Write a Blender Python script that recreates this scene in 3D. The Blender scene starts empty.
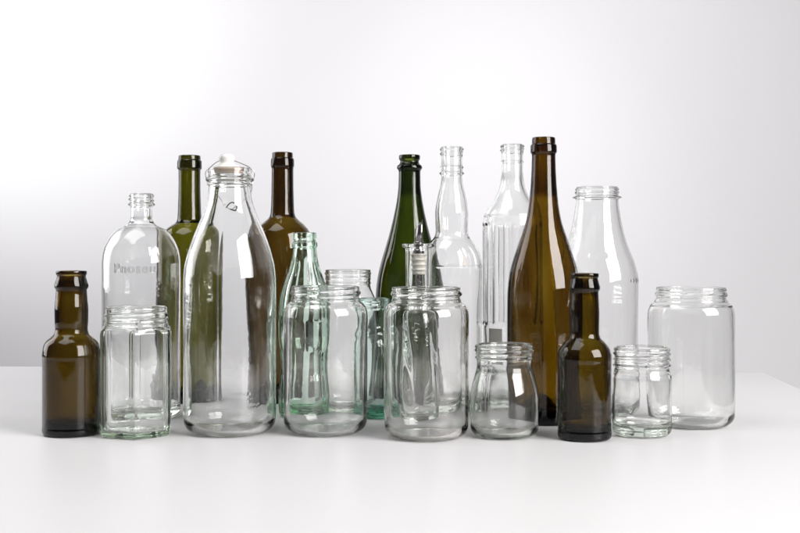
import bpy, math, random
import numpy as np

PI = math.pi
random.seed(4)
sc = bpy.context.scene
COL = sc.collection

# ------------------------------------------------------------------ camera facts
F = 1150.0        # focal length in photo pixels (photo 800 wide)
HZ = 250.0        # row of the eye level
H = 0.191         # camera height above the table top, metres


def zz(y, D):
    return H - (y - HZ) * D / F


# ------------------------------------------------------------------ materials
def new_mat(name):
    m = bpy.data.materials.new(name)
    m.use_nodes = True
    nt = m.node_tree
    for n in list(nt.nodes):
        nt.nodes.remove(n)
    out = nt.nodes.new('ShaderNodeOutputMaterial')
    return m, nt, out


def glass(name, sigma, rough=0.0, smudge=0.13, haze=0.0, ior=None):
    """Clear solid glass; the tint comes from what the thickness absorbs (per metre)."""
    m, nt, out = new_mat(name)
    g = nt.nodes.new('ShaderNodeBsdfGlass')
    g.inputs['IOR'].default_value = ior or (1.49 if min(sigma) < 60 else 1.46)
    g.inputs['Roughness'].default_value = rough
    tc = nt.nodes.new('ShaderNodeTexCoord')
    nz = nt.nodes.new('ShaderNodeTexNoise')
    nz.inputs['Scale'].default_value = 38.0
    nz.inputs['Detail'].default_value = 3.0
    nt.links.new(tc.outputs['Object'], nz.inputs['Vector'])
    bp = nt.nodes.new('ShaderNodeBump')
    bp.inputs['Strength'].default_value = smudge
    bp.inputs['Distance'].default_value = 0.0012
    nt.links.new(nz.outputs['Fac'], bp.inputs['Height'])
    nt.links.new(bp.outputs['Normal'], g.inputs['Normal'])
    if haze:      # dried water film and finger marks: patches that scatter a little
        n2 = nt.nodes.new('ShaderNodeTexNoise')
        n2.inputs['Scale'].default_value = 26.0
        n2.inputs['Detail'].default_value = 5.0
        mp = nt.nodes.new('ShaderNodeMapping')
        mp.inputs['Scale'].default_value = (1, 1, .45)
        nt.links.new(tc.outputs['Object'], mp.inputs['Vector'])
        nt.links.new(mp.outputs[0], n2.inputs['Vector'])
        mr = nt.nodes.new('ShaderNodeMapRange')
        mr.inputs['From Min'].default_value = .48
        mr.inputs['From Max'].default_value = .72
        mr.inputs['To Min'].default_value = 0.0
        mr.inputs['To Max'].default_value = haze
        nt.links.new(n2.outputs['Fac'], mr.inputs['Value'])
        nt.links.new(mr.outputs[0], g.inputs['Roughness'])
    nt.links.new(g.outputs[0], out.inputs['Surface'])
    v = nt.nodes.new('ShaderNodeVolumeAbsorption')
    d = max(sigma) * 1.02
    v.inputs['Density'].default_value = d
    v.inputs['Color'].default_value = tuple(1 - s / d for s in sigma) + (1,)
    nt.links.new(v.outputs[0], out.inputs['Volume'])
    return m


def plain(name, col, rough=0.5, metal=0.0, noise=None, coat=0.0, spec=0.5):
    m, nt, out = new_mat(name)
    p = nt.nodes.new('ShaderNodeBsdfPrincipled')
    p.inputs['Base Color'].default_value = tuple(col) + (1,)
    p.inputs['Roughness'].default_value = rough
    p.inputs['Metallic'].default_value = metal
    p.inputs['Coat Weight'].default_value = coat
    p.inputs['Specular IOR Level'].default_value = spec
    if noise:
        sc_, bump, rv = noise
        tc = nt.nodes.new('ShaderNodeTexCoord')
        nz = nt.nodes.new('ShaderNodeTexNoise')
        nz.inputs['Scale'].default_value = sc_
        nz.inputs['Detail'].default_value = 6
        nt.links.new(tc.outputs['Object'], nz.inputs['Vector'])
        mr = nt.nodes.new('ShaderNodeMapRange')
        mr.inputs['To Min'].default_value = rough - rv
        mr.inputs['To Max'].default_value = rough + rv
        nt.links.new(nz.outputs['Fac'], mr.inputs['Value'])
        nt.links.new(mr.outputs[0], p.inputs['Roughness'])
        bp = nt.nodes.new('ShaderNodeBump')
        bp.inputs['Strength'].default_value = bump
        bp.inputs['Distance'].default_value = 0.0005
        nt.links.new(nz.outputs['Fac'], bp.inputs['Height'])
        nt.links.new(bp.outputs['Normal'], p.inputs['Normal'])
    nt.links.new(p.outputs[0], out.inputs['Surface'])
    return m


def sig(T, path=0.006):
    return tuple(-math.log(t) / path for t in T)


M = {
    'clear': glass('clear_glass', (6.0, 4.6, 6.2)),
    'hazy': glass('hazy_clear_glass', (7.0, 5.0, 7.5), haze=.16),
    'hazy_green': glass('hazy_pale_glass', (9.0, 6.0, 10.0), haze=.13),
    'clear_warm': glass('clear_warm_glass', (6.0, 6.0, 9.0)),
    'pale_green': glass('pale_green_glass', (9, 5.8, 9.5)),
    'soda': glass('green_tinted_glass', (44, 15, 34)),
    'aqua': glass('aqua_glass', (42, 14, 22)),
    'olive': glass('olive_glass', sig((.135, .13, .003))),
    'amber': glass('amber_glass', sig((.095, .053, .002))),
    'brown': glass('brown_glass', sig((.14, .075, .003))),
    'green': glass('deep_green_glass', sig((.075, .105, .003))),
    'dark': glass('dark_brown_glass', sig((.125, .078, .002)), ior=1.42),
    'table': plain('white_lacquer', (.645, .638, .64), .46, 0, (9, .04, .05)),
    'back': plain('white_backdrop_paper', (.74, .731, .742), .85, 0, (60, .08, .05)),
    'ceramic': plain('white_ceramic', (.70, .69, .66), .18, 0, (40, .05, .04)),
    'rubber': plain('beige_rubber', (.72, .58, .46), .55, 0, (200, .2, .1)),
    'wire': plain('steel_wire', (.55, .53, .51), .28, 1.0, (300, .1, .08)),
    'wire_dark': plain('aged_steel_wire', (.10, .095, .09), .4, 1.0, (300, .1, .08)),
    'steel': plain('polished_steel', (.30, .29, .285), .2, 1.0, (150, .03, .04)),
    'paper': plain('greyed_label_paper', (.74, .72, .67), .7, 0, (300, .1, .08)),
    'plug': plain('cream_plastic', (.80, .77, .70), .42, 0, (120, .1, .08)),
}


# ------------------------------------------------------------------ object helpers
def mesh_obj(name, verts, faces, mat, parent=None, smooth=True):
    me = bpy.data.meshes.new(name)
    me.from_pydata(verts if isinstance(verts, list) else verts.tolist(), [],
                   faces if isinstance(faces, list) else faces.tolist())
    me.materials.append(mat)
    if smooth:
        me.polygons.foreach_set('use_smooth', [True] * len(me.polygons))
    me.update()
    o = bpy.data.objects.new(name, me)
    COL.objects.link(o)
    if parent:
        o.parent = parent
    return o


def tag(o, label=None, cat=None, group=None, kind=None):
    for k, v in (('label', label), ('category', cat), ('group', group), ('kind', kind)):
        if v:
            o[k] = v
    return o


def empty(name, loc):
    o = bpy.data.objects.new(name, None)
    o.empty_display_size = .02
    o.location = loc
    COL.objects.link(o)
    return o


def pchip(x, y, xi):
    x = np.array(x, float); y = np.array(y, float)
    h = np.diff(x); d = np.diff(y) / h
    m = np.zeros(len(x))
    m[0], m[-1] = d[0], d[-1]
    for i in range(1, len(x) - 1):
        if d[i - 1] * d[i] > 0:
            w1, w2 = 2 * h[i] + h[i - 1], h[i] + 2 * h[i - 1]
            m[i] = (w1 + w2) / (w1 / d[i - 1] + w2 / d[i])
    k = np.clip(np.searchsorted(x, xi) - 1, 0, len(x) - 2)
    t = (xi - x[k]) / h[k]
    return ((1 + 2 * t) * (1 - t) ** 2 * y[k] + t * (1 - t) ** 2 * h[k] * m[k]
            + t * t * (3 - 2 * t) * y[k + 1] + t * t * (t - 1) * h[k] * m[k + 1])


def resample(P, step_fn):
    """P: (n,2) dense polyline -> points spaced by step_fn(z)"""
    seg = np.hypot(*np.diff(P, axis=0).T)
    s = np.concatenate([[0], np.cumsum(seg)])
    out = [0.0]
    while out[-1] < s[-1]:
        z = np.interp(out[-1], s, P[:, 1])
        out.append(out[-1] + step_fn(z))
    out = np.array(out[:-1] + [s[-1]]) if s[-1] - out[-2] > 1e-5 else np.array(out[:-1])
    return np.stack([np.interp(out, s, P[:, 0]), np.interp(out, s, P[:, 1])], 1)


def smoothstep(a, b, x):
    t = np.clip((x - a) / (b - a), 0, 1)
    return t * t * (3 - 2 * t)


class Waves:
    """slow unevenness of a blown or pressed wall"""
    def __init__(self, rng, amp, n=7, kmin=2, kmax=6, zlo=12, zhi=70):
        self.t = [(rng.randint(kmin, kmax), rng.uniform(zlo, zhi) * rng.choice((-1, 1)),
                   rng.uniform(0, 2 * PI), amp / n ** .5 * rng.uniform(.6, 1.4)) for _ in range(n)]

    def __call__(self, th, z):
        r = 0
        for k, w, p, a in self.t:
            r = r + a * np.sin(k * th + w * z + p)
        return r


def vessel(name, mat, cx, D, ctrl, bore_end=None, bore=None, t=2.4, lip=None, heel=6, heel_h=None,
           base=5.0, punt=3.0, punt_in=None, beads=(), mods=(), wave=.30, owave=.06, segs=144,
           parent=None, section=None, seam=None, seed=0, inner_round=8, label=None, cat=None, group=None):
    """A hollow glass vessel. ctrl: (row, half width) from the lip down, in photo pixels at depth D.
    Every length below is in those pixels too and is turned to metres here."""
    k = D / F
    rng = random.Random(seed * 7 + 3)
    H0 = zz(ctrl[0][0], D)
    zs = [zz(y, D) for y, _ in ctrl]
    rs = [w * k for _, w in ctrl]
    t_, heel_, base_, punt_ = t * k, heel * k, base * k, punt * k
    hh = (heel_h if heel_h is not None else heel) * k
    pin = (punt_in if punt_in is not None else punt * .8) * k
    # outer radius as a function of z
    Rb = rs[-1]
    zo = [0.0] + zs[::-1] if zs[-1] > 1e-4 else [0.0] + zs[::-1][1:]
    ro = [Rb] + rs[::-1] if zs[-1] > 1e-4 else [Rb] + rs[::-1][1:]
    Rout = lambda z: pchip(zo, ro, z)
    # inner radius
    if bore is None:
        be = bore_end if bore_end is not None else ctrl[0][0] + 3
        rbn = [w for y, w in ctrl if y >= be][0] - t
        bore = [(ctrl[0][0], rbn), (be, rbn)]
    be = bore[-1][0]
    ic = list(bore) + [(y, w - t) for y, w in ctrl if y > be + 4]
    zi = [0.0] + [zz(y, D) for y, _ in ic][::-1]
    ri = [ic[-1][1] * k] + [w * k for _, w in ic][::-1]
    Rin = lambda z: pchip(zi, ri, z)
    rb = max(Rb - heel_, Rb * .35)
    pts = []
    # underside
    u = np.linspace(0, 1, 40)
    rr = u * rb
    if punt > 12:   # deep wine punt
        z_ = punt_ * (1 - smoothstep(0, .86, u) ** .8)
    else:
        z_ = punt_ * (.5 + .5 * np.cos(PI * np.clip(u / .9, 0, 1)))
    und = np.stack([rr, z_], 1)
    a = np.linspace(0, PI / 2, 24)[1:]
    heelc = np.stack([rb + (Rb - rb) * np.sin(a), hh * (1 - np.cos(a))], 1)
    lt = lip if lip is not None else 1.2
    lh = lt * k
    zside = np.linspace(hh, H0 - lh, 900)[1:]
    # ease the heel into the side wall
    side = np.stack([Rout(zside), zside], 1)
    dR = side[0, 0] - heelc[-1, 0]
    side[:, 0] -= dR * np.exp(-(zside - hh) / (4 * k))
    ro_top, ri_top = side[-1, 0], float(Rin(np.array([H0]))[0])
    a = np.linspace(0, PI, 30)[1:-1]
    mid, hw = (ro_top + ri_top) / 2, (ro_top - ri_top) / 2
    lipc = np.stack([mid + hw * np.sign(np.cos(a)) * np.abs(np.cos(a)) ** .7, H0 - lh + lh * np.sin(a) ** .7], 1)
    fl = base_
    rnd = inner_round * k
    zin = np.linspace(H0 - lh, fl + rnd, 900)
    inn = np.stack([Rin(zin), zin], 1)
    Rf = inn[-1, 0]
    rnd_r = min(rnd * 1.0, Rf * .8)
    a = np.linspace(0, PI / 2, 24)[1:]
    icor = np.stack([Rf - rnd_r + rnd_r * np.cos(a), fl + rnd * (1 - np.sin(a))], 1)
    u = np.linspace(1, 0, 40)[1:]
    rf = Rf - rnd_r
    if punt > 12:
        z_ = fl + pin * (1 - smoothstep(0, .9, u) ** .8)
    else:
        z_ = fl + pin * (.5 + .5 * np.cos(PI * np.clip(u, 0, 1)))
    flo = np.stack([rf * u, z_], 1)
    zb = [(zz(b['y'], D), b) for b in beads]
    ztop_zone = min([z for z, _ in zb], default=H0 - .012) - .006

    def st(z):
        if z > ztop_zone or z > H0 - .012:
            return .00055
        if z < .02:
            return .0008
        return .0016
    A = resample(np.vstack([und, heelc, side]), st)
    nA0 = len(A)
    B = resample(np.vstack([side[-1:], lipc, inn[:1]]), lambda z: .0004)[1:-1]
    Cc = resample(np.vstack([inn, icor, flo]), st)
    P = np.vstack([A, B, Cc])
    is_out = np.zeros(len(P)); is_out[:nA0 + len(B) // 2] = 1
    P = P[1:-1]; is_out = is_out[1:-1]
    n = len(P)
    th = np.arange(segs) / segs * 2 * PI
    TH, R = np.meshgrid(th, P[:, 0])
    Z = np.repeat(P[:, 1][:, None], segs, 1).copy()
    O = is_out[:, None] * np.ones_like(TH)
    # theta: 0 faces +X, -90 deg faces the camera
    for z0, b in zb:
        amp, half = b['a'] * k, b['h'] * k
        zc = z0
        env = 1.0
        if b.get('pitch'):
            turns = b.get('turns', 1)
            fr = (TH / (2 * PI) * turns + b.get('ph', 0)) % 1.0
            zc = z0 + (fr - .5) * b['pitch'] * k
            env = np.clip(np.minimum(fr, 1 - fr) / .07, 0, 1)
        R = R + O * amp * env * np.exp(-np.abs((Z - zc) / half) ** b.get('p', 2.6))
    for f in mods:
        R = R + f(TH, Z, O, k, D)
    fade = smoothstep(0, 1, (R - .3 * Rb) / (.5 * Rb))
    body = smoothstep(.004, .02, Z) * (1 - smoothstep(H0 - .035, H0 - .012, Z))
    wi, wo = Waves(rng, wave * .001), Waves(rng, owave * .001, kmin=2, kmax=4, zhi=50)
    slow = Waves(rng, wave * .0009, n=3, kmin=1, kmax=2, zlo=5, zhi=25)
    R = R + fade * body * ((1 - O) * (wi(TH, Z) + slow(TH, Z)) + O * wo(TH, Z))
    # uneven floor thickness
    fz = (1 - O) * (Z < fl + pin + .002) * (1 - smoothstep(.2 * Rb, Rb, R))
    Z = Z + fz * .0006 * np.sin(3 * TH + seed) * (R / Rb)
    if seam is not None:
        for s_ in (seam, seam + PI):
            dth = (TH - s_ + PI) % (2 * PI) - PI
            R = R + O * .00010 * np.exp(-(dth * R / .0011) ** 2) * smoothstep(.004, .012, Z)
    S = section(TH, Z, k, D, O) if section is not None else 1.0
    X = R * S * np.cos(TH); Y = R * S * np.sin(TH)
    verts = np.stack([X, Y, Z], -1).reshape(-1, 3)
    v_first = len(verts)
    zc0 = Z[0].mean(); zc1 = Z[-1].mean()
    verts = np.vstack([verts, [[0, 0, zc0], [0, 0, zc1]]])
    i = np.arange(n - 1)[:, None] * segs; j = np.arange(segs)[None, :]; j1 = (j + 1) % segs
    quads = np.stack([i + j, i + j1, i + segs + j1, i + segs + j], -1).reshape(-1, 4).tolist()
    for q in range(segs):
        q1 = (q + 1) % segs
        quads.append([v_first, q1, q])
        quads.append([v_first + 1, (n - 1) * segs + q, (n - 1) * segs + q1])
    loc = ((cx - 400) * D / F, D, 0)
    o = mesh_obj(name, verts, quads, mat, parent)
    if parent is None:
        o.location = loc
        tag(o, label, cat, group)
    return o


def tube(name, pts, r, mat, parent=None, seg=10, closed=False, cap=True):
    pts = [np.array(p, float) for p in pts]
    n = len(pts)
    verts = []; faces = []
    up = None
    for i in range(n):
        a = pts[(i - 1) % n] if (closed or i > 0) else pts[i]
        b = pts[(i + 1) % n] if (closed or i < n - 1) else pts[i]
        d = b - a; d /= np.linalg.norm(d)
        if up is None:
            ref = np.array([0, 0, 1.0]) if abs(d[2]) < .9 else np.array([1.0, 0, 0])
            up = np.cross(d, ref)
        up = up - d * up.dot(d); up /= np.linalg.norm(up)
        w = np.cross(d, up)
        for q in range(seg):
            t = q / seg * 2 * PI
            verts.append((pts[i] + r * (math.cos(t) * up + math.sin(t) * w)).tolist())
    m = n if closed else n - 1
    for i in range(m):
        for q in range(seg):
            a, b = i * seg, ((i + 1) % n) * seg
            faces.append([a + q, a + (q + 1) % seg, b + (q + 1) % seg, b + q])
    if not closed and cap:
        faces.append(list(range(seg))[::-1])
        faces.append([(n - 1) * seg + q for q in range(seg)])
    return mesh_obj(name, verts, faces, mat, parent)


def catmull(pts, n=10):
    P = [np.array(p, float) for p in pts]
    P = [2 * P[0] - P[1]] + P + [2 * P[-1] - P[-2]]
    out = []
    for i in range(1, len(P) - 2):
        for s in range(n):
            t = s / n
            a, b, c, d = P[i - 1:i + 3]
            out.append(.5 * (2 * b + (c - a) * t + (2 * a - 5 * b + 4 * c - d) * t * t + (3 * b - a - 3 * c + d) * t ** 3))
    out.append(P[-2])
    return out


def lathe(name, prof, mat, parent=None, segs=64, smooth=True, at=(0, 0, 0)):
    """solid of revolution; prof (r,z) closed at both ends on the axis"""
    verts = []; faces = []
    n = len(prof)
    for r, z in prof:
        for q in range(segs):
            t = q / segs * 2 * PI
            verts.append((at[0] + max(r, 1e-5) * math.cos(t), at[1] + max(r, 1e-5) * math.sin(t), at[2] + z))
    for i in range(n - 1):
        for q in range(segs):
            faces.append([i * segs + q, i * segs + (q + 1) % segs, (i + 1) * segs + (q + 1) % segs, (i + 1) * segs + q])
    faces.append(list(range(segs))[::-1]); faces.append([(n - 1) * segs + q for q in range(segs)])
    return mesh_obj(name, verts, faces, mat, parent, smooth)


# ------------------------------------------------------------------ setting
def sheet_backdrop():
    """paper sweep: wall behind the table curving into the floor"""
    prof = []
    yb, zf, rad = 3.3, -.75, .5
    for i in range(30):
        prof.append((1.0 + i / 29 * (yb - rad - 1.0), zf))
    for i in range(1, 17):
        a = i / 16 * PI / 2
        prof.append((yb - rad + rad * math.sin(a), zf + rad - rad * math.cos(a)))
    for i in range(1, 30):
        prof.append((yb, zf + rad + i / 29 * 2.6))
    verts = []; faces = []
    xs = [-2.6 + 5.2 * i / 24 for i in range(25)]
    for y, z in prof:
        for x in xs:
            verts.append((x, y, z))
    for i in range(len(prof) - 1):
        for j in range(24):
            faces.append([i * 25 + j, i * 25 + j + 1, (i + 1) * 25 + j + 1, (i + 1) * 25 + j])
    o = mesh_obj('backdrop', verts, faces, M['back'])
    tag(o, kind='structure')


sheet_backdrop()


def beveled_box(name, sx, sy, sz, mat, parent, loc, bev=.002, rot=0):
    import bmesh
    bm = bmesh.new()
    bmesh.ops.create_cube(bm, size=1)
    bmesh.ops.scale(bm, vec=(sx, sy, sz), verts=bm.verts)
    bmesh.ops.bevel(bm, geom=bm.edges[:], offset=bev, segments=3, affect='EDGES', profile=.5)
    me = bpy.data.meshes.new(name); bm.to_mesh(me); bm.free()
    me.materials.append(mat)
    o = bpy.data.objects.new(name, me); COL.objects.link(o)
    o.parent = parent; o.location = loc
    return o


# table: its far right corner stands at (0.568, 1.790), turned 4.7 degrees
ang = math.radians(-4.7)
TL, TW = 1.9, 1.3
ca, sa = math.cos(ang), math.sin(ang)
cxt = .568 + (-TL / 2) * ca - (-TW / 2) * sa
cyt = 1.790 + (-TL / 2) * sa + (-TW / 2) * ca
tb = empty('table', (cxt, cyt, -.75))
tb.rotation_euler.z = ang
tag(tb, 'smooth white table carrying the whole row of bottles and jars', 'table')
beveled_box('tabletop', TL, TW, .03, M['table'], tb, (0, 0, .735), .0025)
for sx in (-1, 1):
    for sy in (-1, 1):
        beveled_box('leg', .05, .05, .72, M['table'], tb, (sx * (TL / 2 - .08), sy * (TW / 2 - .08), .36), .003)

# ------------------------------------------------------------------ vessels
JARS = 'empty clear glass jars'
BOTS = 'empty glass bottles'


def ring(y, a, h, p=2.6):
    return dict(y=y, a=a, h=h, p=p)


def thr(y, a, h, pitch, turns=1, ph=0.):
    return dict(y=y, a=a, h=h, pitch=pitch, turns=turns, ph=ph, p=2.4)


# 1  small brown bottle, left
vessel('beer_bottle', M['dark'], 71.5, 1.194,
       [(270.5, 13.6), (272, 15), (274, 14.9), (276, 13.9), (281, 15.2), (286, 16.6), (288, 16.2), (289.5, 14.9),
        (298, 15.4), (310, 16.4), (322, 16.2), (329, 15.7), (333.5, 16.9), (336.5, 20), (340, 24), (345, 26.9), (352, 28.1),
        (356, 28.5), (358, 28.2), (380, 28.2), (425, 28.2), (428, 28.5), (431, 28.4)],
       bore=[(270.5, 10.3), (290, 10.6)], t=3.4, heel=4, base=10, punt=3, wave=.22, seam=.35, seed=1, segs=128,
       label='small dark brown stubby bottle at the far left beside the hexagonal jar', cat='bottle', group='small brown stubby bottles')

# 18 small brown bottle, right
vessel('beer_bottle', M['dark'], 584.5, 1.165,
       [(273, 13), (274.5, 14.3), (276.5, 14.2), (278, 13.2), (283, 14.4), (288, 15.5), (290, 15), (291.5, 13.9),
        (300, 14.2), (312, 14.7), (325, 14.5), (333, 14.4), (338, 16), (341, 19), (345, 22.5), (350, 25.4), (355, 26.6),
        (359, 26.9), (361, 26.6), (385, 26.6), (428, 26.6), (431, 26.9), (434, 26.8)],
       bore=[(273, 9.6), (292, 9.8)], t=3.3, heel=4, base=9, punt=3, wave=.22, seam=.7, seed=2, segs=128,
       label='small dark brown stubby bottle on the right before the tall wide-necked clear bottle', cat='bottle', group='small brown stubby bottles')

# 2 hexagonal jar
HEXD = 1.19


def hexsec(TH, Z, k, D, O):
    phi0 = math.radians(-90 + 9.5 + 30)       # face centres
    p = 15.0 + 60.0 * O
    s = 0
    for i in range(6):
        s = s + np.maximum(0, np.cos(TH - phi0 - i * PI / 3)) ** p
    rh = 1.0 / s ** (1 / p)
    rh = rh * .90
    w = 1 - smoothstep(zz(331, D), zz(325.5, D), Z)
    return 1 + w * (rh - 1)


vessel('hexagonal_jar', M['pale_green'], 136.5, HEXD,
       [(306.5, 29.5), (309, 30.2), (316, 30.0), (322, 30.2), (325, 31.5), (327.5, 34.5), (330, 37), (334, 37.6), (360, 37.6), (425, 37.4), (432, 36.8)],
       bore=[(306.5, 27.6), (324, 27.8)], t=3.0, lip=1.6, heel=5, heel_h=5, base=6, punt=2.5, inner_round=5,
       beads=[thr(313, 1.9, 1.0, 4.5, 2), thr(318, 1.6, 1.0, 3, 2, .4), ring(323, 1.0, .9)],
       section=hexsec, wave=.22, seed=3, segs=216,
       label='six-sided clear glass jar with screw rim beside the left small brown bottle', cat='jar', group=JARS)

# 3 round-shouldered clear bottle with embossed word
b3 = empty('clear_bottle', ((141.5 - 400) * 1.314 / F, 1.314, 0))
tag(b3, 'round-shouldered clear bottle with raised lettering behind the hexagonal jar', 'bottle', BOTS)
vessel('bottle_body', M['clear'], 141.5, 1.314,
       [(193.5, 10.8), (195, 11.4), (205, 11.0), (209, 10.5), (216, 10.6), (221, 11.4), (223.5, 13), (226, 17), (229, 23), (234, 28.5),
        (241, 33.2), (249, 36.8), (257, 38.4), (265, 38.9), (300, 38.9), (380, 38.9), (405, 38.6)],
       bore=[(193.5, 8.6), (220, 8.8)], t=2.4, heel=9, base=8, punt=4, parent=b3,
       beads=[ring(196, 1.0, 1.0), thr(199.5, 1.6, 1.0, 2.5), ring(204.5, 2.3, 1.5)], wave=.16, seed=4, segs=160,
       )


def emboss(text, size, R, zc, th_c, mat, parent, depth=.0005, name='lettering'):
    cu = bpy.data.curves.new(name, 'FONT')
    cu.body = text; cu.size = size; cu.extrude = depth; cu.align_x = 'CENTER'; cu.bevel_depth = .00018
    cu.offset = .00005; cu.space_character = 1.12; cu.resolution_u = 6
    tmp = bpy.data.objects.new(name, cu); COL.objects.link(tmp)
    dg = bpy.context.evaluated_depsgraph_get()
    me = bpy.data.meshes.new_from_object(tmp.evaluated_get(dg))
    bpy.data.objects.remove(tmp); bpy.data.curves.remove(cu)
    for v in me.vertices:
        x, y, z = v.co
        r = R + z + depth * .55
        th = th_c + x / R
        v.co = (r * math.cos(th), r * math.sin(th), zc + y)
    me.materials.clear(); me.materials.append(mat)
    o = bpy.data.objects.new(name, me); COL.objects.link(o); o.parent = parent
    return o


emboss('Pnoseu', .0150, 38.7 * 1.314 / F, zz(272, 1.314), math.radians(-90 + 2), M['clear'], b3)

# 4 olive wine bottle, 6 amber wine bottle
vessel('wine_bottle', M['olive'], 189.5, 1.46,
       [(155.5, 9.8), (157, 10.9), (160, 11.0), (161, 12.0), (168.5, 12.2), (170, 10.8), (185, 10.8), (205, 11.3), (219, 12.0), (222.5, 13.8),
        (225.5, 18.5), (229, 23), (235, 27), (243, 29.4), (255, 30.2), (300, 30.2), (392, 30.0)],
       bore=[(155.5, 7.4), (200, 7.8), (220, 8.6)], t=2.6, heel=4, base=8, punt=16, wave=.3, seam=.2, seed=5, segs=112,
       label='olive green wine bottle with bright green shoulder standing left of the swing-top bottle', cat='bottle', group=BOTS)
vessel('wine_bottle', M['amber'], 282.5, 1.46,
       [(152.5, 9.3), (154, 10.3), (158, 10.4), (159, 11.5), (166.5, 11.7), (168, 10.9), (185, 11.0), (203, 11.4), (213, 12.0), (217, 13.4),
        (220.5, 16.8), (225, 22), (231, 26.6), (239, 29), (250, 30), (300, 30), (392, 29.8)],
       bore=[(152.5, 7.2), (200, 7.8), (213, 8.6)], t=2.6, heel=4, base=8, punt=16, wave=.3, seam=1.1, seed=6, segs=112,
       label='brown amber wine bottle standing behind between the swing-top bottle and green soda bottle', cat='bottle', group=BOTS)

# 5 swing-top bottle
D5 = 1.207
k5 = D5 / F
b5 = empty('swing_top_bottle', ((229.8 - 400) * D5 / F, D5, 0))
tag(b5, 'large clear milk bottle with sloping shoulders and white stopper on a wire', 'bottle', BOTS)


def stipple(TH, Z, O, k, D):
    """patch of raised dots low on the wall"""
    zc, tc = zz(397, D), math.radians(-90 + 28)
    dth = (TH - tc + PI) % (2 * PI) - PI
    inside = (np.abs(dth) < .30) * (np.abs(Z - zc) < 8 * k)
    g = np.sin(dth * 70) * np.sin((Z - zc) / k * 1.5)
    return O * inside * np.maximum(0, g) * .00035


vessel('bottle_body', M['clear'], 0, D5,
       [(168, 19.8), (169.5, 21.4), (172, 21.9), (174.5, 21.1), (177, 21.6), (179, 24.1), (180.5, 24.0), (182.5, 21.2), (188, 21.0), (200, 22.2), (212, 26), (225, 31.2),
        (240, 37.3), (255, 42.2), (268, 45), (282, 46), (300, 46.2), (350, 46), (412, 46), (420, 45.6)],
       bore=[(168, 17.2), (184, 17.6)], t=2.7, lip=1.8, heel=15, heel_h=13, base=4, punt=3.5, wave=.24, seam=-PI / 2 - .08, seed=7,
       parent=b5, mods=[stipple], segs=256, inner_round=13)
# stopper: ceramic knob, beige gasket
zt = zz(168, D5)
st_prof = [(0, zt - 6 * k5), (10 * k5, zt - 6 * k5), (12.2 * k5, zt - 4 * k5), (13.2 * k5, zt - 1 * k5), (13 * k5, zt + 1.0 * k5), (11 * k5, zt + 2.4 * k5),
           (8.4 * k5, zt + 3.4 * k5), (7.2 * k5, zt + 4.8 * k5), (7.3 * k5, zt + 7 * k5), (7.8 * k5, zt + 9.5 * k5), (7.5 * k5, zt + 11.6 * k5), (6.0 * k5, zt + 13.2 * k5), (3.2 * k5, zt + 14.0 * k5), (0, zt + 14.1 * k5)]
stp = lathe('stopper', [tuple(p) for p in catmull(st_prof, 4)], M['ceramic'], b5, at=(-3 * k5, 0, 0))
g_ = [(11.5 * k5, zt - 4.6 * k5), (14.4 * k5, zt - 3.0 * k5), (15.4 * k5, zt - 1.2 * k5), (14.9 * k5, zt + .3 * k5), (12.9 * k5, zt + .7 * k5)]
lathe('gasket', [(11 * k5, zt - 4.2 * k5)] + g_, M['rubber'], stp, at=(-1.5 * k5, 0, 0))
# wire: collar ring under the lip, arms over the stopper, lever hanging behind
rr = 22.2 * k5
wz = zz(184.5, D5)
wire_r = .0006
collar = [(rr * math.cos(i / 48 * 2 * PI), rr * math.sin(i / 48 * 2 * PI), wz) for i in range(48)]
wb = tube('wire_bail', collar, wire_r, M['wire'], b5, closed=True)
for sx in (-1, 1):
    arm = catmull([(sx * rr, 0.001, wz), (sx * (rr + 1.0 * k5), 0.002, wz + 4 * k5), (sx * (rr + 2.3 * k5), 0.001, wz + 12 * k5), (sx * (rr - 2.5 * k5), 0, wz + 17 * k5),
                   (sx * 13 * k5 - 2 * k5, 0, zt + 4.6 * k5), (sx * 7.5 * k5 - 3 * k5, 0, zt + 7.2 * k5)], 8)
    tube('bail_arm', arm, wire_r * .8, M['wire'], wb)
    lev = catmull([(sx * rr * .98, .002, wz - .5 * k5), (sx * rr * .9, rr * .52, wz - 6 * k5), (sx * 14 * k5, rr * .98, wz - 13 * k5),
                   (sx * 7 * k5 - 3 * k5, rr * 1.24, wz - 20 * k5), (-3 * k5 + sx * 1.5 * k5, rr * 1.27, wz - 24 * k5)], 8)
    tube('lever', lev, wire_r * .6, M['wire'], wb)
tube('lever', catmull([(-9 * k5, rr * 1.26, wz - 23 * k5), (-3 * k5, rr * 1.3, wz - 17 * k5), (3 * k5, rr * 1.27, wz - 19 * k5), (2 * k5, rr * 1.29, wz - 25 * k5), (-4 * k5, rr * 1.29, wz - 24 * k5)], 8),
     wire_r * 1.3, M['wire_dark'], wb)

# 7 green tinted soda bottle, fluted
def flutes7(TH, Z, O, k, D):
    w = smoothstep(zz(412, D), zz(404, D), Z) * (1 - smoothstep(zz(268, D), zz(254, D), Z))
    band = 1 - .85 * smoothstep(zz(352, D), zz(347, D), Z) * (1 - smoothstep(zz(322, D), zz(317, D), Z))
    return O * w * band * (.00085 * (np.abs(np.sin(TH * 8)) - .7))


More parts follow.
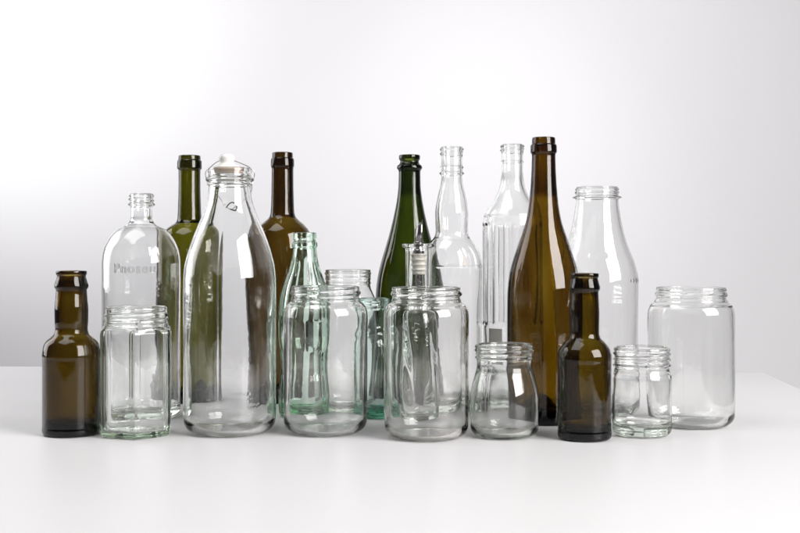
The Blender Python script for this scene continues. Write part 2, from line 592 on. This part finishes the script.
vessel('soda_bottle', M['soda'], 304.8, 1.32,
       [(232.5, 10.4), (234, 11.6), (238, 11.6), (240.5, 10.9), (243, 12.5), (246, 12.8), (248, 11.6), (258, 12.9), (268, 15), (278, 18.6), (290, 22.6),
        (302, 25.2), (320, 26.4), (336, 26.2), (352, 24.2), (366, 23.4), (382, 25.2), (396, 26.4), (405, 26)],
       bore=[(232.5, 8.2), (247, 8.6)], t=3.2, heel=6, base=9, punt=5, mods=[flutes7], wave=.3, seed=8, segs=192,
       label='pale green fluted soda bottle with curved waist behind the left large jar', cat='bottle', group=BOTS)

# 8 and 13 large jars
def jar_beads(y0):
    return [thr(y0 + 4.5, 1.5, .95, 4.2, 2, .1), thr(y0 + 8, 1.5, .95, 4.2, 2, .55), ring(y0 + 13, .8, .9)]


vessel('preserve_jar', M['clear'], 325.5, 1.206,
       [(286, 33.2), (288, 33.8), (298, 33.6), (301, 34.6), (304, 38), (308, 40.6), (313, 41.8), (318, 42.1), (340, 41.8), (400, 41.8), (419, 41.6)],
       bore=[(286, 31.3), (300, 31.5)], t=2.5, lip=1.4, heel=14, heel_h=13, base=3.6, punt=4.5, beads=jar_beads(286), wave=.32, seam=-1.0, seed=9, segs=200, inner_round=12,
       label='large clear jar just right of the swing-top bottle, before the green soda bottle', cat='jar', group=JARS)
vessel('preserve_jar', M['clear_warm'], 426.3, 1.1757,
       [(287, 33.6), (289, 34.3), (299, 34.0), (302, 35.2), (305, 38.8), (309, 41.2), (314, 42.4), (320, 42.6), (340, 42.3), (400, 42.4), (424, 42)],
       bore=[(287, 31.7), (301, 32)], t=2.5, lip=1.4, heel=14, heel_h=13, base=3.6, punt=5, beads=jar_beads(287), wave=.32, seam=-.55, seed=10, segs=200, inner_round=12,
       label='large clear jar at the front centre, standing before the bottle with the steel pourer', cat='jar', group=JARS)

# 9 jar behind
vessel('preserve_jar', M['pale_green'], 348, 1.38,
       [(269.5, 22), (271, 22.6), (284, 22.2), (288, 22.8), (292, 24.4), (298, 27), (306, 29), (320, 29.6), (390, 29.6), (398, 29.3)],
       bore=[(269.5, 20.4), (286, 20.6)], t=2.2, lip=1.2, heel=8, base=5, punt=4,
       beads=[ring(273.5, 1.0, .8), thr(277.5, 1.1, .8, 2.6, 2), ring(283, .9, .8)], wave=.3, seed=11, segs=144,
       label='narrow-necked pale green jar farthest back, its threaded neck showing above the aqua jar', cat='jar', group=JARS)

# 10 aqua jar
vessel('aqua_jar', M['aqua'], 373, 1.318,
       [(298, 15.6), (299.5, 16.6), (303, 16.6), (305, 15.2), (315, 14.8), (326, 15), (331, 17.6), (334, 18.8), (338, 17.6), (343, 19.2), (360, 20.4), (395, 20.8), (404, 20.6)],
       bore=[(298, 13.2), (326, 13)], t=2.2, heel=4, base=8, punt=3, wave=.22, seed=12, beads=[ring(300.5, .8, .9), thr(308, 1.2, .9, 2.5, 2)], segs=128,
       label='small aqua blue-green jar wedged behind the gap of the two large front jars', cat='jar', group=JARS)

# 11 champagne bottle
vessel('champagne_bottle', M['green'], 409.5, 1.467,
       [(155, 9.4), (156.5, 10.7), (159, 10.6), (161.5, 9.3), (164, 10.2), (166, 12.4), (168.5, 12.8), (170, 11.4), (172, 10.9), (186, 11.2), (196, 12.2),
        (206, 13.8), (220, 16.8), (235, 20.6), (248, 24.4), (262, 28.6), (276, 31.8), (290, 33.6), (305, 34.4), (340, 34.6), (392, 34.4)],
       bore=[(155, 6.6), (190, 7.2)], t=3.2, heel=4, base=9, punt=18, wave=.35, seam=.4, seed=13, segs=128,
       label='deep green champagne bottle with ringed lip behind the steel pourer', cat='bottle', group=BOTS)

# 12 oil bottle with pourer
D12 = 1.28
vessel('oil_bottle', M['clear'], 418.6, D12,
       [(243.5, 15.2), (244.8, 16.4), (247, 16.2), (248.6, 13.6), (251, 13), (270, 13), (296, 13), (303, 13.4), (308, 15.4), (313, 18.2), (320, 20), (332, 20.6), (370, 20.6), (400, 20.6), (410, 20.4)],
       bore=[(243.5, 8.8), (298, 8.8)], t=3.2, lip=1.4, heel=6, base=8, punt=4, wave=.6, owave=.12, seed=14, segs=144,
       label='slim clear oil bottle with flat flanged mouth, directly behind the front centre jar', cat='bottle', group=BOTS)
k12 = D12 / F
pr = empty('bottle_pourer', ((418.6 - 400) * k12, D12, zz(275, D12)))
tag(pr, 'steel slant-cut pourer spout with ribbed cream stopper, plugged into the slim oil bottle', 'pourer')
z0 = zz(275, D12)


def spout_mesh():
    seg = 40; r = 4.1 * k12; ri = 3.4 * k12
    zb_, zl, zr = zz(248.5, D12) - z0, zz(229.5, D12) - z0, zz(219.5, D12) - z0
    V = []; Fc = []
    rings = []
    for rad in (r, ri):
        lo = []; hi = []
        for q in range(seg):
            t = q / seg * 2 * PI
            c, s = math.cos(t), math.sin(t)
            f = (c + 1) / 2
            top = zl + (zr - zl) * f ** 1.2
            lo.append(len(V)); V.append((rad * c, rad * s, zb_))
            hi.append(len(V)); V.append((rad * c, rad * s, top))
        rings.append((lo, hi))
    for q in range(seg):
        q1 = (q + 1) % seg
        (lo, hi), (li, hi2) = rings
        Fc.append([lo[q], lo[q1], hi[q1], hi[q]])
        Fc.append([li[q1], li[q], hi2[q], hi2[q1]])
        Fc.append([hi[q], hi[q1], hi2[q1], hi2[q]])
        Fc.append([lo[q1], lo[q], li[q], li[q1]])
    return V, Fc


V, Fc = spout_mesh()
sp = mesh_obj('spout', V, Fc, M['steel'], pr, smooth=False)
for p in sp.data.polygons:
    if abs(p.normal.z) < .5:
        p.use_smooth = True
zc_ = lambda y: zz(y, D12) - z0
lathe('collar', [(0, zc_(254.5)), (5.5 * k12, zc_(254.5)), (5.6 * k12, zc_(249.5)), (4.9 * k12, zc_(248.5)), (4.9 * k12, zc_(242)), (4.4 * k12, zc_(241.4)), (0, zc_(241.4))], M['steel'], pr, smooth=False)
pl = [(0, zc_(274.5)), (5.0 * k12, zc_(274.5)), (5.6 * k12, zc_(274))]
for i in range(4):
    yb_ = 273 - i * 5.0
    rb_ = 5.9 + i * .35
    pl += [(rb_ * k12, zc_(yb_)), ((rb_ + .2) * k12, zc_(yb_ - 2.2)), (min(rb_ + 1.6, 8.55) * k12, zc_(yb_ - 2.9)), (min(rb_ + 1.7, 8.6) * k12, zc_(yb_ - 3.8)), ((rb_ + .3) * k12, zc_(yb_ - 4.4))]
pl += [(6.6 * k12, zc_(254.4)), (0, zc_(254.4))]
lathe('plug', pl, M['plug'], pr)
lathe('air_tube', [(0, zc_(289)), (3.2 * k12, zc_(289)), (3.3 * k12, zc_(288.6)), (3.3 * k12, zc_(274.6)), (0, zc_(274.6))], M['steel'], pr, smooth=False)

# 14 tall clear bottle with bulging neck
vessel('clear_bottle', M['clear'], 451.8, 1.38,
       [(147, 10.4), (148.5, 11.2), (160, 10.6), (173, 10.8), (177, 10.4), (184, 11.2), (194, 13.6), (204, 15.6), (214, 16.6), (224, 16.4), (232, 16.2), (237, 17.6), (242, 21.6), (249, 25.8), (257, 28.6),
        (266, 29.8), (280, 30), (330, 30), (395, 29.8)],
       bore=[(147, 8.2), (180, 8.4)], t=2.4, heel=6, base=8, punt=6,
       beads=[ring(149.5, .9, .9), thr(154, 1.2, .8, 3, 1), ring(167.5, 1.2, 1.0), ring(173.5, 1.7, 1.3), ring(266.5, .5, .7)], wave=.18, seed=15, segs=144,
       label='tall clear bottle with swollen neck and screw top, between champagne bottle and ribbed bottle', cat='bottle', group=BOTS)

# 15 tall ribbed clear bottle
def ribs15(TH, Z, O, k, D):
    w = smoothstep(zz(325, D), zz(322, D), Z) * (1 - smoothstep(zz(225.5, D), zz(222.5, D), Z))
    a = np.abs(np.sin(TH * 8 + .35))
    return -O * w * .0016 * smoothstep(.12, .75, a)


b15 = empty('ribbed_bottle', ((512.3 - 400) * 1.40 / F, 1.40, 0))
tag(b15, 'tall clear bottle with vertical ribbed panels directly left of the brown wine bottle', 'bottle', BOTS)
vessel('bottle_body', M['clear'], 512.3, 1.40,
       [(144.5, 10.6), (146, 11.4), (160, 10.6), (170, 10.6), (180, 11.4), (190, 13.8), (198, 17.4), (205, 21.8), (212, 26.4), (218, 28.8), (224, 29.6),
        (240, 29.6), (330, 29.6), (392, 29.4)],
       bore=[(144.5, 8.4), (172, 8.5)], t=3.2, heel=6, base=8, punt=5,
       beads=[ring(146.5, .9, .8), thr(150.5, 1.3, .8, 2.5, 1), ring(162, .9, .8), ring(216, .5, .7)], mods=[ribs15], wave=.12, seed=16, segs=224, parent=b15)


def paper_label(parent, R, z0, z1, t0, t1, mat):
    V = []; Fc = []
    n = 12
    for rad in (R + .0001, R + .0003):
        for z in (z0, z1):
            for i in range(n + 1):
                t = t0 + (t1 - t0) * i / n
                V.append((rad * math.cos(t), rad * math.sin(t), z))
    m = n + 1
    for i in range(n):
        Fc += [[i, i + 1, m + i + 1, m + i], [2 * m + i + 1, 2 * m + i, 3 * m + i, 3 * m + i + 1],
               [i + 1, i, 2 * m + i, 2 * m + i + 1], [m + i, m + i + 1, 3 * m + i + 1, 3 * m + i]]
    Fc += [[0, m, 3 * m, 2 * m], [n, 2 * m + n, 3 * m + n, m + n]]
    mesh_obj('paper_label', V, Fc, mat, parent, smooth=False)


k15 = 1.40 / F
paper_label(b15, 29.75 * k15, zz(362, 1.40), zz(327, 1.40), -PI / 2 - math.asin(24.5 / 29.7), -PI / 2 - math.asin(12.5 / 29.7), M['paper'])

# 16 brown burgundy bottle
vessel('wine_bottle', M['brown'], 543.6, 1.285,
       [(137.5, 10.4), (139, 11.6), (144, 11.8), (145.5, 13.1), (152.5, 13.2), (154.5, 11.8), (165, 12), (182, 12.8), (198, 14.1), (210, 15.6), (222, 18), (234, 21.8),
        (246, 26), (258, 30), (270, 33.4), (282, 35.4), (298, 36.4), (320, 36.6), (413, 36.6)],
       bore=[(137.5, 8.2), (190, 9)], t=2.8, heel=4.5, base=11, punt=20, wave=.28, seam=.5, seed=17, segs=144,
       label='tallest bottle, brown glass with sloping shoulders, just left of the right small brown bottle', cat='bottle', group=BOTS)

# 17 small waisted jar
vessel('yoghurt_jar', M['hazy_green'], 504.3, 1.182,
       [(344, 28), (346, 28.9), (352, 28.4), (358, 27.8), (364, 27.2), (370, 28.2), (378, 30.4), (388, 32.9), (398, 34.2), (410, 34.5), (424, 34.1)],
       bore=[(344, 26.2), (360, 25.8)], t=2.4, lip=1.4, heel=11, heel_h=10, base=4.2, punt=3,
       beads=[ring(346.5, .8, .8), thr(352, 1.8, 1.0, 3.4, 2), ring(357.5, 1.5, 1.0)], wave=.22, seam=-2.2, seed=18, segs=192, inner_round=9,
       label='small squat jar with slightly pinched neck, in front of the tallest brown bottle', cat='jar', group=JARS)

# 19 wide-necked clear bottle
def marks19(TH, Z, O, k, D):
    zc = zz(280, D)
    d = np.maximum(0, np.sin(TH * 46)) * np.exp(-((Z - zc) / (1.6 * k)) ** 4) * ((TH > 2 * PI - .86) & (TH < 2 * PI - .08))
    return O * d * .0006


vessel('milk_bottle', M['clear'], 597, 1.35,
       [(187, 20.2), (189, 21), (196, 21.2), (204, 21.4), (214, 22.6), (226, 24.8), (240, 28.6), (252, 33), (262, 37), (272, 39.6), (280, 40.5), (284, 40.7), (300, 40.6), (398, 40.4)],
       bore=[(187, 19), (204, 19.2)], t=2.3, lip=1.3, heel=12, heel_h=10, base=6, punt=4,
       beads=[ring(189.5, .9, .8), thr(194, 1.2, .8, 3, 2), ring(197.5, 3.2, 1.1)], mods=[marks19], wave=.16, seed=19, segs=368, inner_round=9,
       label='tall clear milk bottle with wide threaded mouth behind the right small brown bottle', cat='bottle', group=BOTS)

# 20 small straight jar
vessel('preserve_jar', M['clear'], 641.8, 1.189,
       [(347, 27), (349, 27.6), (356, 27.3), (363, 27.2), (368, 27.0), (371, 27.6), (374, 29), (378, 29.4), (400, 29.4), (426, 29.2)],
       bore=[(347, 25.4), (371, 25.2)], t=2.4, lip=1.3, heel=7, heel_h=7, base=11, punt=3,
       beads=[ring(349.5, .6, .8), thr(355, 1.3, .9, 3.2, 2), thr(359, 1.3, .9, 3, 2, .5), ring(365, 1.7, 1.1)], wave=.24, seed=20, segs=176, inner_round=5,
       label='small straight-sided clear jar with thick base, just right of the right small brown bottle', cat='jar', group=JARS)

# 21 large jar right
vessel('preserve_jar', M['hazy'], 691, 1.2567,
       [(287, 33.6), (289, 34.2), (298, 34), (301, 35.4), (304, 39), (308, 41.2), (313, 42.4), (320, 42.7), (345, 42.5), (400, 42.6), (412, 42.3)],
       bore=[(287, 31.8), (300, 32)], t=2.4, lip=1.4, heel=13, heel_h=12, base=3.6, punt=3.5, beads=jar_beads(287), wave=.28, seam=-.9, seed=21, segs=200, inner_round=11,
       label='large clear jar standing by itself at the far right of the table', cat='jar', group=JARS)

# ------------------------------------------------------------------ light
def area(name, loc, target, sx, sy, power, col=(1, 1, 1), spread=180):
    l = bpy.data.lights.new(name, 'AREA')
    l.shape = 'RECTANGLE'; l.size = sx; l.size_y = sy; l.energy = power; l.color = col
    l.spread = math.radians(spread)
    o = bpy.data.objects.new(name, l); COL.objects.link(o)
    o.location = loc
    from mathutils import Vector
    o.rotation_euler = (Vector(target) - Vector(loc)).to_track_quat('-Z', 'Y').to_euler()
    return o


def spot(name, loc, target, angle, blend, power, radius, col=(1, 1, 1)):
    l = bpy.data.lights.new(name, 'SPOT')
    l.energy = power; l.spot_size = math.radians(angle); l.spot_blend = blend; l.shadow_soft_size = radius; l.color = col
    o = bpy.data.objects.new(name, l); COL.objects.link(o)
    o.location = loc
    from mathutils import Vector
    o.rotation_euler = (Vector(target) - Vector(loc)).to_track_quat('-Z', 'Y').to_euler()
    return o


# key softbox front right
area('softbox_key', (1.6, -.10, 1.08), (0, 1.2, .15), 1.35, 1.5, 97, (1, .975, .975))
# weak fill from the left and one overhead
area('softbox_left', (-1.75, 1.85, .75), (-.1, 1.2, .1), 1.1, 1.4, 8, (1, .98, .99), 120)
area('softbox_top', (-.75, .85, 1.9), (-.45, 1.1, 0), 1.3, 1.3, 19)
# lamps washing the backdrop, strongest on its upper left
cool = (.97, .985, 1)
spot('backdrop_lamp', (-1.5, 2.0, .9), (-1.25, 3.3, .8), 74, 1, 70, .05, cool)
spot('backdrop_lamp', (-.2, 1.3, 1.4), (-.1, 3.3, 1.0), 70, .9, 60, .1, cool)
spot('backdrop_lamp', (.6, 1.3, 1.4), (.7, 3.3, .9), 70, .9, 14, .1, cool)

spot('backdrop_lamp', (.2, 1.75, 1.25), (.2, 3.3, .22), 50, 1, 21, .1, cool)

w = bpy.data.worlds.new('World'); sc.world = w
w.use_nodes = True
bg = w.node_tree.nodes['Background']
bg.inputs['Color'].default_value = (.93, .94, 1, 1)
bg.inputs['Strength'].default_value = .10

# ------------------------------------------------------------------ camera and render
cam = bpy.data.cameras.new('camera')
cam.sensor_width = 36; cam.lens = F / 800 * 36
cam.shift_y = -(266.5 - HZ) / 800
cam.clip_start = .05; cam.clip_end = 50
co = bpy.data.objects.new('camera', cam); COL.objects.link(co)
co.location = (0, 0, H); co.rotation_euler = (PI / 2, 0, 0)
sc.camera = co

c = sc.cycles
c.max_bounces = 32; c.transmission_bounces = 32; c.glossy_bounces = 8; c.diffuse_bounces = 5
c.transparent_max_bounces = 16; c.volume_bounces = 0
c.caustics_reflective = True; c.caustics_refractive = True
c.blur_glossy = 1.0
c.sample_clamp_indirect = 25
c.use_denoising = True
sc.view_settings.view_transform = 'Standard'
sc.view_settings.look = 'None'
sc.view_settings.exposure = 0
sc.view_settings.gamma = 1
